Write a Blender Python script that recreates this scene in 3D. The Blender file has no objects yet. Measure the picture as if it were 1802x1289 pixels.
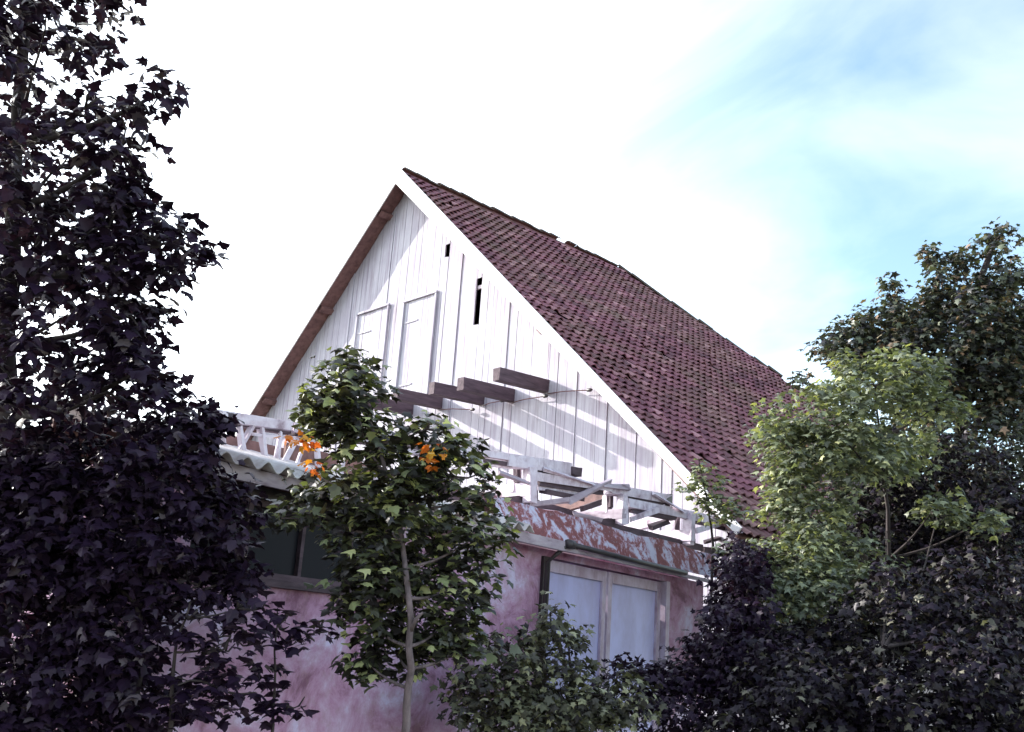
import bpy, math, random
import numpy as np
from mathutils import Vector, Matrix

random.seed(7); rng = np.random.default_rng(7)
scene = bpy.context.scene
col = scene.collection

# ------------------------------------------------------------------ camera, sky, sun, exposure
IW, IH, F = 1802.0, 1289.0, 1790.0           # photograph size and focal length in its pixels
PITCH, ROLL, YAW = 0.2725, 0.0680, -0.832
fw = np.array([math.sin(YAW)*math.cos(PITCH), math.cos(YAW)*math.cos(PITCH), math.sin(PITCH)])
r0 = np.cross(fw, [0, 0, 1]); r0 /= np.linalg.norm(r0); u0 = np.cross(r0, fw)
rt = r0*math.cos(ROLL)+u0*math.sin(ROLL); up = -r0*math.sin(ROLL)+u0*math.cos(ROLL)
cam_d = bpy.data.cameras.new('camera'); cam = bpy.data.objects.new('camera', cam_d); col.objects.link(cam)
cam_d.sensor_width = 36.0; cam_d.lens = 36.0*F/IW; cam_d.clip_start = 0.05; cam_d.clip_end = 3000
cam.matrix_world = Matrix(((rt[0], up[0], -fw[0], 0), (rt[1], up[1], -fw[1], 0), (rt[2], up[2], -fw[2], 0), (0, 0, 0, 1)))
scene.camera = cam
GROUND = -1.6

SUN = np.array([-2.75, -1.0, 1.19]); SUN /= np.linalg.norm(SUN)      # towards the sun
world = bpy.data.worlds.new('World'); scene.world = world; world.use_nodes = True
wt = world.node_tree; wt.nodes.clear()
def wn(t, **k):
    n = wt.nodes.new(t)
    for a, b in k.items(): setattr(n, a, b)
    return n
sky = wn('ShaderNodeTexSky', sky_type='NISHITA', sun_disc=False)
sky.sun_elevation = math.asin(SUN[2]); sky.sun_rotation = math.atan2(SUN[0], SUN[1])
sky.altitude = 0; sky.air_density = 1.0; sky.dust_density = 0.25; sky.ozone_density = 0.4
tc = wn('ShaderNodeTexCoord'); mp = wn('ShaderNodeMapping'); mp.inputs['Rotation'].default_value = (0.35, 0.2, 0.9)
mp.inputs['Scale'].default_value = (1.0, 2.6, 3.4); mp.inputs['Location'].default_value = (6.8, 0.0, 0.0)
nz = wn('ShaderNodeTexNoise'); nz.inputs['Scale'].default_value = 1.55; nz.inputs['Detail'].default_value = 7; nz.inputs['Roughness'].default_value = 0.52
nz.inputs['Distortion'].default_value = 0.5
rp = wn('ShaderNodeValToRGB'); rp.color_ramp.elements[0].position = 0.34; rp.color_ramp.elements[1].position = 0.78
rp.color_ramp.elements[0].color = (0, 0, 0, 1); rp.color_ramp.elements[1].color = (1, 1, 1, 1)
cl = wn('ShaderNodeMix', data_type='RGBA', blend_type='MIX'); fac = wn('ShaderNodeMath', operation='MULTIPLY'); fac.inputs[1].default_value = 0.75
# thin cirrus: brighter, less saturated sky where the noise is high
hs = wn('ShaderNodeHueSaturation'); hs.inputs['Saturation'].default_value = 0.30; hs.inputs['Value'].default_value = 2.3
bg = wn('ShaderNodeBackground'); bg.inputs['Strength'].default_value = 0.15
out = wn('ShaderNodeOutputWorld'); L = wt.links.new
L(tc.outputs['Generated'], mp.inputs['Vector']); L(mp.outputs[0], nz.inputs['Vector']); L(nz.outputs['Fac'], rp.inputs['Fac'])
# the cirrus veil thickens and brightens towards the sun (forward scattering)
dt = wn('ShaderNodeVectorMath', operation='DOT_PRODUCT'); dt.inputs[1].default_value = tuple(SUN); L(tc.outputs['Generated'], dt.inputs[0])
ve = wn('ShaderNodeMapRange', interpolation_type='SMOOTHSTEP'); ve.inputs[1].default_value = 0.22; ve.inputs[2].default_value = 0.92; ve.inputs[3].default_value = 0.0; ve.inputs[4].default_value = 0.9
L(dt.outputs['Value'], ve.inputs[0]); av = wn('ShaderNodeMath', operation='ADD', use_clamp=True); L(fac.outputs[0], av.inputs[0]); L(ve.outputs[0], av.inputs[1])
L(rp.outputs['Color'], fac.inputs[0]); L(av.outputs[0], cl.inputs['Factor'])
sat = wn('ShaderNodeHueSaturation'); sat.inputs['Hue'].default_value = 0.49; sat.inputs['Saturation'].default_value = 1.0; sat.inputs['Value'].default_value = 1.2
L(sky.outputs[0], hs.inputs['Color']); L(sky.outputs[0], sat.inputs['Color']); L(sat.outputs[0], cl.inputs[6]); L(hs.outputs[0], cl.inputs[7]); L(cl.outputs[2], bg.inputs['Color']); L(bg.outputs[0], out.inputs[0])

sun_d = bpy.data.lights.new('sun', 'SUN'); sun_d.energy = 5.0; sun_d.angle = math.radians(0.5); sun_d.color = (1.0, 0.95, 0.88)
sun = bpy.data.objects.new('sun', sun_d); col.objects.link(sun)
sun.rotation_euler = Vector(-SUN).to_track_quat('-Z', 'Y').to_euler(); sun.location = (-20, -10, 20)
vs = scene.view_settings; vs.view_transform = 'Standard'; vs.look = 'None'; vs.gamma = 1.0; vs.exposure = 1.05; vs.use_curve_mapping = False

# ------------------------------------------------------------------ pixel -> place helpers
def ray(px, py): return fw+rt*((px-IW/2)/F)-up*((py-IH/2)/F)
def on_plane(px, py, p0, n): d = ray(px, py); return d*(np.dot(n, p0)/np.dot(n, d))
def on_y(px, py, Y): d = ray(px, py); return d*(Y/d[1])
def at_depth(px, py, D): return ray(px, py)*D
def depth(p): return float(np.dot(p, fw))

# ------------------------------------------------------------------ materials
def mat(name, build):
    m = bpy.data.materials.new(name); m.use_nodes = True; t = m.node_tree; t.nodes.clear()
    o = t.nodes.new('ShaderNodeOutputMaterial'); b = t.nodes.new('ShaderNodeBsdfPrincipled')
    t.links.new(b.outputs[0], o.inputs[0]); build(t, b, o); return m
def node(t, ty, ins=None, **k):
    n = t.nodes.new(ty)
    for a, v in k.items(): setattr(n, a, v)
    for a, v in (ins or {}).items(): n.inputs[a].default_value = v
    return n
def ramp(t, stops, src=None, interp='LINEAR'):
    n = t.nodes.new('ShaderNodeValToRGB'); e = n.color_ramp.elements; n.color_ramp.interpolation = interp
    while len(e) < len(stops): e.new(0.5)
    for i, (p, c) in enumerate(stops): e[i].position = p; e[i].color = (*c, 1)
    if src is not None: t.links.new(src, n.inputs[0])
    return n.outputs[0]
def mix(t, f, a, b, blend='MIX'):
    n = t.nodes.new('ShaderNodeMix'); n.data_type = 'RGBA'; n.blend_type = blend
    for i, v in ((0, f), (6, a), (7, b)):
        if hasattr(v, 'default_value') or hasattr(v, 'links'): t.links.new(v, n.inputs[i])
        else: n.inputs[i].default_value = v if i == 0 else (*v, 1)
    return n.outputs[2]
def coords(t, scale, rnd=True):
    g = node(t, 'ShaderNodeNewGeometry'); v = g.outputs['Position']
    if rnd:                                   # every piece gets its own stretch of grain
        oi = node(t, 'ShaderNodeObjectInfo'); m = node(t, 'ShaderNodeMath', {1: 37.0}, operation='MULTIPLY'); t.links.new(oi.outputs['Random'], m.inputs[0])
        a = node(t, 'ShaderNodeVectorMath', operation='ADD'); t.links.new(v, a.inputs[0]); t.links.new(m.outputs[0], a.inputs[1]); v = a.outputs[0]
    mp = node(t, 'ShaderNodeMapping', {'Scale': scale}); t.links.new(v, mp.inputs[0]); return mp.outputs[0]
def noise(t, vec, scale, detail=6, rough=0.6, dist=0.0):
    n = node(t, 'ShaderNodeTexNoise', {'Scale': scale, 'Detail': detail, 'Roughness': rough, 'Distortion': dist}); t.links.new(vec, n.inputs['Vector']); return n.outputs['Fac']
def bump(t, b, h, s, d=0.02):
    n = node(t, 'ShaderNodeBump', {'Strength': s, 'Distance': d}); t.links.new(h, n.inputs['Height']); t.links.new(n.outputs[0], b.inputs['Normal'])

def limewash(c0, c1, c2, lo=0.34, sx=(9, 9, 0.55)):
    def f(t, b, o):
        v = coords(t, sx); n1 = noise(t, v, 1.2, 8, 0.65)
        v2 = coords(t, (1, 1, 1), False); n2 = noise(t, v2, 1.1, 5, 0.6)
        c = ramp(t, [(lo-0.1, c2), (lo, c1), (lo+0.13, c0)], n1)
        v3 = coords(t, (3.5, 3.5, 0.35), False); n3 = noise(t, v3, 1.0, 7, 0.7)
        c = mix(t, ramp(t, [(0.42, (0, 0, 0)), (0.72, (0.8,)*3)], n2), c, c1)
        c = mix(t, ramp(t, [(0.55, (0, 0, 0)), (0.75, (0.7,)*3)], n3), c, c2)
        oi = node(t, 'ShaderNodeObjectInfo'); c = mix(t, ramp(t, [(0, (0.0,)*3), (1, (0.22,)*3)], oi.outputs['Random']), c, c1)
        t.links.new(c, b.inputs['Base Color']); b.inputs['Roughness'].default_value = 0.85; b.inputs['Specular IOR Level'].default_value = 0.2
        bump(t, b, n1, 0.25)
    return f
M = {}
M['limewash'] = mat('limewashed_planks', limewash((0.53, 0.52, 0.58), (0.36, 0.325, 0.40), (0.12, 0.07, 0.08), 0.385, (18, 18, 0.40)))
M['board'] = mat('white_bargeboard', limewash((0.82, 0.81, 0.80), (0.66, 0.63, 0.64), (0.36, 0.30, 0.28), 0.30))
M['whitewood'] = mat('weathered_white_wood', limewash((0.78, 0.72, 0.79), (0.56, 0.47, 0.54), (0.20, 0.12, 0.15), 0.42, (5, 5, 5)))
M['fascia'] = mat('fascia_wood', limewash((0.50, 0.43, 0.48), (0.36, 0.29, 0.34), (0.18, 0.13, 0.15), 0.42, (2, 2, 8)))
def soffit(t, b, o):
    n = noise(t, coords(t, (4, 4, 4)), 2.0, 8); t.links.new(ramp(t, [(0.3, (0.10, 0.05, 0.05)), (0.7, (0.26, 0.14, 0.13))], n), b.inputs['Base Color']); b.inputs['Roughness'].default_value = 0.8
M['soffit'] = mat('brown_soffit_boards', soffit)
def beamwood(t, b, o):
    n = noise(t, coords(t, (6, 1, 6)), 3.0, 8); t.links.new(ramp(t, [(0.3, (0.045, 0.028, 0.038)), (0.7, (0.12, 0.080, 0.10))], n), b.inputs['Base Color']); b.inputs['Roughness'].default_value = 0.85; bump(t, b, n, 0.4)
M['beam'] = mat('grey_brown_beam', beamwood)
def tile(t, b, o):
    g = node(t, 'ShaderNodeNewGeometry'); oi = node(t, 'ShaderNodeObjectInfo')
    ad = node(t, 'ShaderNodeMath', operation='ADD'); t.links.new(g.outputs['Random Per Island'], ad.inputs[0]); t.links.new(oi.outputs['Random'], ad.inputs[1])
    fr = node(t, 'ShaderNodeMath', operation='FRACT'); t.links.new(ad.outputs[0], fr.inputs[0])
    c = ramp(t, [(0, (0.10, 0.036, 0.055)), (0.4, (0.20, 0.068, 0.10)), (0.85, (0.28, 0.105, 0.14)), (1, (0.46, 0.24, 0.26))], fr.outputs[0])
    v = coords(t, (1, 1, 1), False); n = noise(t, v, 0.55, 6, 0.6); n2 = noise(t, v, 14, 6, 0.7)
    v4 = coords(t, (0.9, 0.25, 0.9), False); n4 = noise(t, v4, 1.3, 6, 0.6)
    c = mix(t, ramp(t, [(0.42, (0, 0, 0)), (0.62, (0.55,)*3)], n4), c, (0.17, 0.095, 0.075))
    c = mix(t, ramp(t, [(0.48, (0, 0, 0)), (0.70, (0.5,)*3)], n), c, (0.20, 0.15, 0.10))          # lichen
    c = mix(t, ramp(t, [(0.32, (0.35,)*3), (0.5, (0, 0, 0))], n2), c, (0.07, 0.035, 0.045))
    t.links.new(c, b.inputs['Base Color']); b.inputs['Roughness'].default_value = 0.7; bump(t, b, n2, 0.3, 0.01)
M['tile'] = mat('old_red_tile', tile)
def asbestos(t, b, o):
    v = coords(t, (1, 1, 1), False); n = noise(t, v, 2.2, 8, 0.65); n2 = noise(t, v, 18, 5)
    c = ramp(t, [(0.3, (0.26, 0.19, 0.20)), (0.5, (0.50, 0.45, 0.46)), (0.7, (0.66, 0.64, 0.65))], n)
    c = mix(t, ramp(t, [(0.5, (0, 0, 0)), (0.7, (0.5,)*3)], n2), c, (0.30, 0.24, 0.20))
    t.links.new(c, b.inputs['Base Color']); b.inputs['Roughness'].default_value = 0.9; bump(t, b, n2, 0.2)
def mossy(t, b, o):
    n = noise(t, coords(t, (1, 1, 1)), 9, 7, 0.7); t.links.new(ramp(t, [(0.3, (0.03, 0.022, 0.020)), (0.6, (0.085, 0.06, 0.045)), (0.8, (0.15, 0.085, 0.06))], n), b.inputs['Base Color']); b.inputs['Roughness'].default_value = 0.95; bump(t, b, n, 0.6, 0.03)
M['ridge'] = mat('mossy_ridge_tile', mossy)
M['asbestos'] = mat('grey_corrugated_sheet', asbestos)
def peeling(t, b, o):
    v = coords(t, (1, 1, 1), False); n = noise(t, v, 4.2, 9, 0.74, 0.6); n2 = noise(t, v, 15, 6, 0.7)
    ad = node(t, 'ShaderNodeMath', {1: 0.35}, operation='MULTIPLY_ADD'); t.links.new(n2, ad.inputs[0]); t.links.new(n, ad.inputs[2])
    c = ramp(t, [(0.60, (0.52, 0.50, 0.64)), (0.65, (0.42, 0.30, 0.39)), (0.69, (0.25, 0.08, 0.085)), (0.80, (0.17, 0.055, 0.06)), (0.90, (0.38, 0.28, 0.34))], ad.outputs[0])
    t.links.new(c, b.inputs['Base Color']); b.inputs['Roughness'].default_value = 0.85; bump(t, b, ad.outputs[0], 0.6, 0.03)
M['peel'] = mat('peeling_red_paint', peeling)
def plaster(t, b, o):
    v = coords(t, (1, 1, 1), False); n = noise(t, v, 2.2, 9, 0.72, 0.5); n2 = noise(t, v, 9, 7, 0.7)
    c = ramp(t, [(0.36, (0.22, 0.10, 0.16)), (0.46, (0.44, 0.24, 0.37)), (0.55, (0.52, 0.36, 0.51)), (0.63, (0.60, 0.53, 0.72))], n)
    c = mix(t, ramp(t, [(0.5, (0, 0, 0)), (0.72, (0.7,)*3)], n2), c, (0.33, 0.20, 0.22))
    t.links.new(c, b.inputs['Base Color']); b.inputs['Roughness'].default_value = 0.9; bump(t, b, n2, 0.5)
M['plaster'] = mat('pink_plaster', plaster)
def paint(c, c2, sc=3.0, r=0.6):
    def f(t, b, o):
        n = noise(t, coords(t, (1, 1, 0.6)), sc, 8, 0.65); t.links.new(ramp(t, [(0.3, c2), (0.6, c)], n), b.inputs['Base Color']); b.inputs['Roughness'].default_value = r; bump(t, b, n, 0.15)
    return f
M['doorblue'] = mat('pale_blue_panel', paint((0.60, 0.60, 0.96), (0.44, 0.41, 0.66), 2.4))
M['doorframe'] = mat('mauve_frame', paint((0.60, 0.52, 0.66), (0.38, 0.27, 0.36), 7))
M['metal'] = mat('dark_iron', paint((0.05, 0.04, 0.045), (0.025, 0.02, 0.025), 8, 0.5))
M['rust'] = mat('rusty_rod', paint((0.22, 0.10, 0.09), (0.12, 0.06, 0.06), 8, 0.7))
M['plainwall'] = mat('grey_barn_wall', paint((0.45, 0.40, 0.40), (0.30, 0.25, 0.25), 2, 0.9))
def glass(t, b, o):
    b.inputs['Base Color'].default_value = (0.02, 0.02, 0.025, 1); b.inputs['Roughness'].default_value = 0.5; b.inputs['Specular IOR Level'].default_value = 0.08
M['glass'] = mat('dusty_dark_glass', glass)
def soil(t, b, o):
    v = coords(t, (1, 1, 1), False); n = noise(t, v, 0.8, 8); n2 = noise(t, v, 12, 6)
    c = mix(t, ramp(t, [(0.4, (0, 0, 0)), (0.6, (1, 1, 1))], n), (0.05, 0.06, 0.025), (0.09, 0.065, 0.045))
    t.links.new(c, b.inputs['Base Color']); b.inputs['Roughness'].default_value = 1.0; bump(t, b, n2, 0.8, 0.05)
M['soil'] = mat('weedy_ground', soil)
def bark(t, b, o):
    v = coords(t, (1, 1, 0.3), False); n = noise(t, v, 22, 8, 0.7); t.links.new(ramp(t, [(0.3, (0.06, 0.045, 0.05)), (0.7, (0.24, 0.18, 0.19))], n), b.inputs['Base Color']); b.inputs['Roughness'].default_value = 0.9; bump(t, b, n, 0.6)
M['bark'] = mat('young_bark', bark)
def leaf(stops, trans=0.22, tcol=None, spec=0.4):
    def f(t, b, o):
        g = node(t, 'ShaderNodeNewGeometry'); oi = node(t, 'ShaderNodeObjectInfo')
        ad = node(t, 'ShaderNodeMath', operation='ADD'); t.links.new(g.outputs['Random Per Island'], ad.inputs[0]); t.links.new(oi.outputs['Random'], ad.inputs[1])
        fr = node(t, 'ShaderNodeMath', operation='FRACT'); t.links.new(ad.outputs[0], fr.inputs[0])
        c = ramp(t, stops, fr.outputs[0]); t.links.new(c, b.inputs['Base Color'])
        b.inputs['Roughness'].default_value = 0.42; b.inputs['Specular IOR Level'].default_value = spec
        tr = node(t, 'ShaderNodeBsdfTranslucent'); t.links.new(mix(t, 1.0, c, tcol or (1.2, 1.3, 0.5), 'MULTIPLY'), tr.inputs[0])
        mx = node(t, 'ShaderNodeMixShader', {0: trans}); t.links.new(b.outputs[0], mx.inputs[1]); t.links.new(tr.outputs[0], mx.inputs[2]); t.links.new(mx.outputs[0], o.inputs[0])
    return f
def bark_d(t, b, o):
    v = coords(t, (1, 1, 0.3), False); n = noise(t, v, 22, 8, 0.7); t.links.new(ramp(t, [(0.3, (0.02, 0.014, 0.016)), (0.7, (0.06, 0.045, 0.045))], n), b.inputs['Base Color']); b.inputs['Roughness'].default_value = 0.9
M['bark_dark'] = mat('dark_bark', bark_d)
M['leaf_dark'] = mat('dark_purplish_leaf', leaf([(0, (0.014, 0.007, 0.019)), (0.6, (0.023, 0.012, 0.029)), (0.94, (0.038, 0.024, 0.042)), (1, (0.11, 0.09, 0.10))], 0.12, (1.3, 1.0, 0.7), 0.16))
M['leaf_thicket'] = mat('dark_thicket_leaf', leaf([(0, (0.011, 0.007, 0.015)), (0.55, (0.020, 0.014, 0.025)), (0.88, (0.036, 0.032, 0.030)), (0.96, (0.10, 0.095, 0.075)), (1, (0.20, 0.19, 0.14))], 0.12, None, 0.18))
M['leaf_mid'] = mat('green_maple_leaf', leaf([(0, (0.018, 0.013, 0.015)), (0.45, (0.04, 0.038, 0.030)), (0.72, (0.085, 0.095, 0.055)), (0.85, (0.22, 0.25, 0.12)), (1, (0.50, 0.50, 0.24))], 0.25, None, 0.6))
M['leaf_light'] = mat('pale_green_leaf', leaf([(0, (0.075, 0.080, 0.070)), (0.5, (0.18, 0.205, 0.14)), (0.85, (0.31, 0.335, 0.22)), (1, (0.48, 0.47, 0.22))]))
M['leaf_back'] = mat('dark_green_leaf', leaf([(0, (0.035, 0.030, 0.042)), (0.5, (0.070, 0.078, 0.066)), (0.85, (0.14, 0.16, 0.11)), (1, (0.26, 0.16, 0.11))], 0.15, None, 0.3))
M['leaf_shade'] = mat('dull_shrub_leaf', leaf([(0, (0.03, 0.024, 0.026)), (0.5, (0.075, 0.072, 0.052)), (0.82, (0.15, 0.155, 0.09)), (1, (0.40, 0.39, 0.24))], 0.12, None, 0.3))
M['leaf_orange'] = mat('orange_autumn_leaf', leaf([(0, (0.50, 0.10, 0.02)), (0.5, (0.62, 0.20, 0.03)), (1, (0.60, 0.36, 0.04))], 0.3, (1.1, 0.9, 0.5)))

# ------------------------------------------------------------------ mesh helpers
def mesh_obj(name, verts, faces, m, parent=None, smooth=False):
    me = bpy.data.meshes.new(name); me.from_pydata([tuple(map(float, v)) for v in verts], [], faces); me.materials.append(M[m] if isinstance(m, str) else m)
    if smooth:
        for p in me.polygons: p.use_smooth = True
    me.update(); return link(name, me, parent)
def link(name, me, parent=None):
    o = bpy.data.objects.new(name, me); col.objects.link(o)
    if parent is not None:
        o.parent = parent
        if parent.type == 'EMPTY': o.location = -parent.location
    return o
def thing(name, label, cat, loc=(0, 0, GROUND), group=None):
    o = bpy.data.objects.new(name, None); col.objects.link(o); o.location = loc; o.empty_display_size = 0.2
    return tag(o, label, cat, group)
def tag(o, label, cat, group=None):
    o['label'] = label; o['category'] = cat
    if group: o['group'] = group
    return o
def setting(o): o['kind'] = 'structure'; return o
BF = [(0, 1, 2, 3), (4, 7, 6, 5), (0, 4, 5, 1), (1, 5, 6, 2), (2, 6, 7, 3), (3, 7, 4, 0)]
def hexa(c, a, b, d, jit=0.0):
    c, a, b, d = (np.array(v, float) for v in (c, a, b, d))
    v = [c-a-b-d, c+a-b-d, c+a+b-d, c-a+b-d, c-a-b+d, c+a-b+d, c+a+b+d, c-a+b+d]
    if jit: v = [p+rng.uniform(-jit, jit, 3) for p in v]
    return v
def box(name, c, a, b, d, m, parent=None, jit=0.0): return mesh_obj(name, hexa(c, a, b, d, jit), [tuple(reversed(f)) if np.dot(np.cross(a, b), d) < 0 else f for f in BF_OUT], m, parent)
BF_OUT = [(3, 2, 1, 0), (5, 6, 7, 4), (1, 5, 4, 0), (2, 6, 5, 1), (3, 7, 6, 2), (0, 4, 7, 3)]
def tube_data(pts, radii, n=8):
    pts = [np.array(p, float) for p in pts]; V = []; Fc = []
    for i, p in enumerate(pts):
        t = pts[min(i+1, len(pts)-1)]-pts[max(i-1, 0)]; t /= np.linalg.norm(t)+1e-9
        a = np.cross(t, [0.3, 0.9, 0.31]); a /= np.linalg.norm(a); b = np.cross(t, a)
        V += [p+radii[i]*(a*math.cos(2*math.pi*k/n)+b*math.sin(2*math.pi*k/n)) for k in range(n)]
    for i in range(len(pts)-1):
        for k in range(n): Fc.append((i*n+k, i*n+(k+1) % n, (i+1)*n+(k+1) % n, (i+1)*n+k))
    Fc.append(tuple(reversed(range(n)))); Fc.append(tuple(range((len(pts)-1)*n, len(pts)*n))); return V, Fc
def tube(name, pts, radii, m, parent=None, n=8):
    V, Fc = tube_data(pts, radii, n); return mesh_obj(name, V, Fc, m, parent, True)

# ------------------------------------------------------------------ ground
G = 60; xs = np.sign(np.linspace(-1, 1, G))*np.abs(np.linspace(-1, 1, G))**3*600
V = [(x, y, GROUND+0.05*math.sin(x*1.3)*math.cos(y*0.9)*(abs(x) < 60 and abs(y) < 60)) for y in xs for x in xs]
setting(mesh_obj('ground', V, [(j*G+i, j*G+i+1, (j+1)*G+i+1, (j+1)*G+i) for j in range(G-1) for i in range(G-1)], 'soil'))

# ------------------------------------------------------------------ barn
GY = 12.0; OH = 0.40; SL = 0.922                  # gable plane, verge overhang, roof slope
AX, AZ = -16.86, 9.96                             # ridge line (roof surface)
XR, XL = -7.95, -25.8                             # eaves
CS = 1/math.hypot(1, SL); SN = SL*CS              # cos / sin of the pitch
RIDGE_END = 18.9
barn = thing('barn', 'large barn with whitewashed plank gable and steep old red tiled roof', 'barn', (AX, 15, GROUND))
def zr(x): return AZ-SL*abs(x-AX)
TH = 0.17                                         # roof build-up under the tiles
# plank wall
edges = [XL+0.35]; cuts = {}
slot_x = on_y(841, 530, GY)[0]; hole_x = on_y(788, 441, GY)[0]
x = edges[0]
while x < XR-0.35:
    w = random.uniform(0.16, 0.27); nx = x+w
    for sx, hw, key in ((slot_x, 0.085, 'slot'), (hole_x, 0.07, 'hole')):
        if x < sx-hw <= nx+0.06: nx = sx-hw
        elif abs(x-(sx-hw)) < 1e-6: nx = sx+hw; cuts[len(edges)-1] = key
    x = min(nx, XR-0.3); edges.append(x)
for i in range(len(edges)-1):
    a, b = edges[i]+0.005, edges[i+1]-0.005
    y0 = GY+random.uniform(-0.011, 0.011); y1 = y0+0.03
    top = lambda q: zr(q)-TH-0.02+0.0
    spans = [(GROUND, None)]
    if cuts.get(i) == 'slot': spans = [(GROUND, on_y(838, 571, GY)[2]), (on_y(846, 489, GY)[2], None)]
    if cuts.get(i) == 'hole': spans = [(GROUND, on_y(787, 452, GY)[2]), (on_y(789, 430, GY)[2], None)]
    for lo, hi in spans:
        zt = [top(a), top(b)] if hi is None else [hi, hi-0.02]
        if min(zt) < lo+0.05: continue
        pk = [(a, y0), (b, y0), (b, y1), (a, y1)]
        Vv = [(px, py, lo) for px, py in pk]+[(a, y0, zt[0]), (b, y0, zt[1]), (b, y1, zt[1]), (a, y1, zt[0])]
        mesh_obj('plank', Vv, [(3, 2, 1, 0), (4, 5, 6, 7), (0, 1, 5, 4), (1, 2, 6, 5), (2, 3, 7, 6), (3, 0, 4, 7)], 'limewash', barn)
# cross piece seen inside the slot
p = on_y(845, 506, GY+0.06); box('batten', p, (0.16, 0, 0), (0, 0.02, 0), (0, 0, 0.035), 'whitewood', barn)
# cladding of the other walls
for nm, q in (('side_wall', [(XR-0.45, GY+0.05), (XR-0.45, 27.0)]), ('side_wall', [(XL+0.45, 27.0), (XL+0.45, GY+0.05)]), ('rear_wall', [(XR-0.45, 27.0), (XL+0.45, 27.0)])):
    (x0, yy0), (x1, yy1) = q; ze = zr(XR)+0.15
    mesh_obj(nm, [(x0, yy0, GROUND), (x1, yy1, GROUND), (x1, yy1, ze), (x0, yy0, ze)], [(0, 1, 2, 3)], 'plainwall', barn)
# roof decks: right slope with hipped far end, left slope, hip
HX = XR-AX; yv = GY-OH
he_r = (XR, RIDGE_END+HX*0.95, zr(XR)); he_l = (XL, RIDGE_END+HX*0.95, zr(XL))
def deck(name, pts, m='soffit', t=0.05, off=0.075):
    pts = [np.array(p, float) for p in pts]; n = np.cross(pts[1]-pts[0], pts[2]-pts[0]); n /= np.linalg.norm(n); n = n if n[2] > 0 else -n
    k = len(pts); V = [p-n*off for p in pts]+[p-n*(off+t) for p in pts]
    return mesh_obj(name, V, [tuple(range(k)), tuple(reversed(range(k, 2*k)))]+[(i, i+k, (i+1) % k+k, (i+1) % k) for i in range(k)], m, barn)
rr = deck('roof', [(AX, yv, AZ), (XR, yv, zr(XR)), he_r, (AX, RIDGE_END, AZ)])
rl = deck('roof', [(AX, RIDGE_END, AZ), he_l, (XL, yv, zr(XL)), (AX, yv, AZ)])
rh = deck('roof', [(AX, RIDGE_END, AZ), he_r, he_l])
deck('roof_covering', [(AX, RIDGE_END, AZ), he_l, (XL, yv, zr(XL)), (AX, yv, AZ)], 'tile', 0.03, 0.02)
deck('roof_covering', [(AX, RIDGE_END, AZ), he_r, he_l], 'tile', 0.03, 0.02)
# rafters' ends / purlins carrying the verge overhang
for s in (-1, 1):
    for d in (0.9, 3.6, 6.4, 9.2):
        if d > 8 and s > 0: continue
        xx = AX+s*d*CS*1.0; zz = zr(xx)-0.21
        box('purlin', (xx, GY-OH/2+0.05, zz), (0.05, 0, -0.05*s*SL), (0, OH/2-0.02, 0), (0.05*s*SL, 0, 0.05), 'soffit', barn)
# bargeboards (white), right one a little deeper at the peak
for s, xe in ((1, XR), (-1, XL)):
    L_ = abs(xe-AX)/CS; d = np.array([s*CS, 0, -SN]); nn = np.array([s*SN, 0, CS])
    nb = 3; st = 0
    for k in range(nb):
        l0, l1 = L_*k/nb, L_*(k+1)/nb-0.012
        h0, h1 = 0.32-0.065*k, 0.32-0.065*(k+1)
        tp = np.array([AX, yv-0.028, AZ])+nn*0.05
        if s < 0: tp = tp+np.array([0, 0.0, 0])
        q = [tp+d*l0+(0 if k or s < 0 else 1)*(-d*0.10), tp+d*l1, tp+d*l1-nn*h1, tp+d*l0-nn*h0]
        Vb = q+[p+np.array([0, 0.026, 0]) for p in q]
        f = [(0, 1, 2, 3), (7, 6, 5, 4), (0, 4, 5, 1), (1, 5, 6, 2), (2, 6, 7, 3), (3, 7, 4, 0)]
        if s > 0: f = [tuple(reversed(t)) for t in f]
        mesh_obj('bargeboard', [v+np.array([0, -0.004*(s > 0), 0]) for v in Vb], f, 'board', barn)
# roof tiles on the right slope
ROW, COLW = 0.215, 0.205
nseg = 6
def tile_mesh():
    V = []; Fc = []
    w = COLW*1.06
    prof = [(-w/2+w*i/nseg, 0.030*math.sin(2*math.pi*(i/nseg)-0.6)) for i in range(nseg+1)]
    for (yy, zz) in prof: V.append((-0.02, yy, zz*0.9))                    # upper end (x runs down the slope)
    for (yy, zz) in prof: V.append((ROW*1.22, yy, zz+0.056))               # lower end, lifted over the next course
    for (yy, zz) in prof: V.append((ROW*1.22, yy, zz+0.040))               # thickness of the lower edge
    n = nseg+1
    for i in range(nseg): Fc += [(i, n+i, n+i+1, i+1), (n+i, 2*n+i, 2*n+i+1, n+i+1)]
    return V, Fc
tV, tF = tile_mesh(); tV = np.array(tV)
tme = bpy.data.meshes.new('tile'); tme.from_pydata([tuple(v) for v in tV], [], tF); tme.materials.append(M['tile'])
for p in tme.polygons: p.use_smooth = False
dn = np.array([CS, 0, -SN]); al = np.array([0, 1.0, 0]); nr = np.array([SN, 0, CS])
slope_len = HX/CS; spots = []
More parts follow.
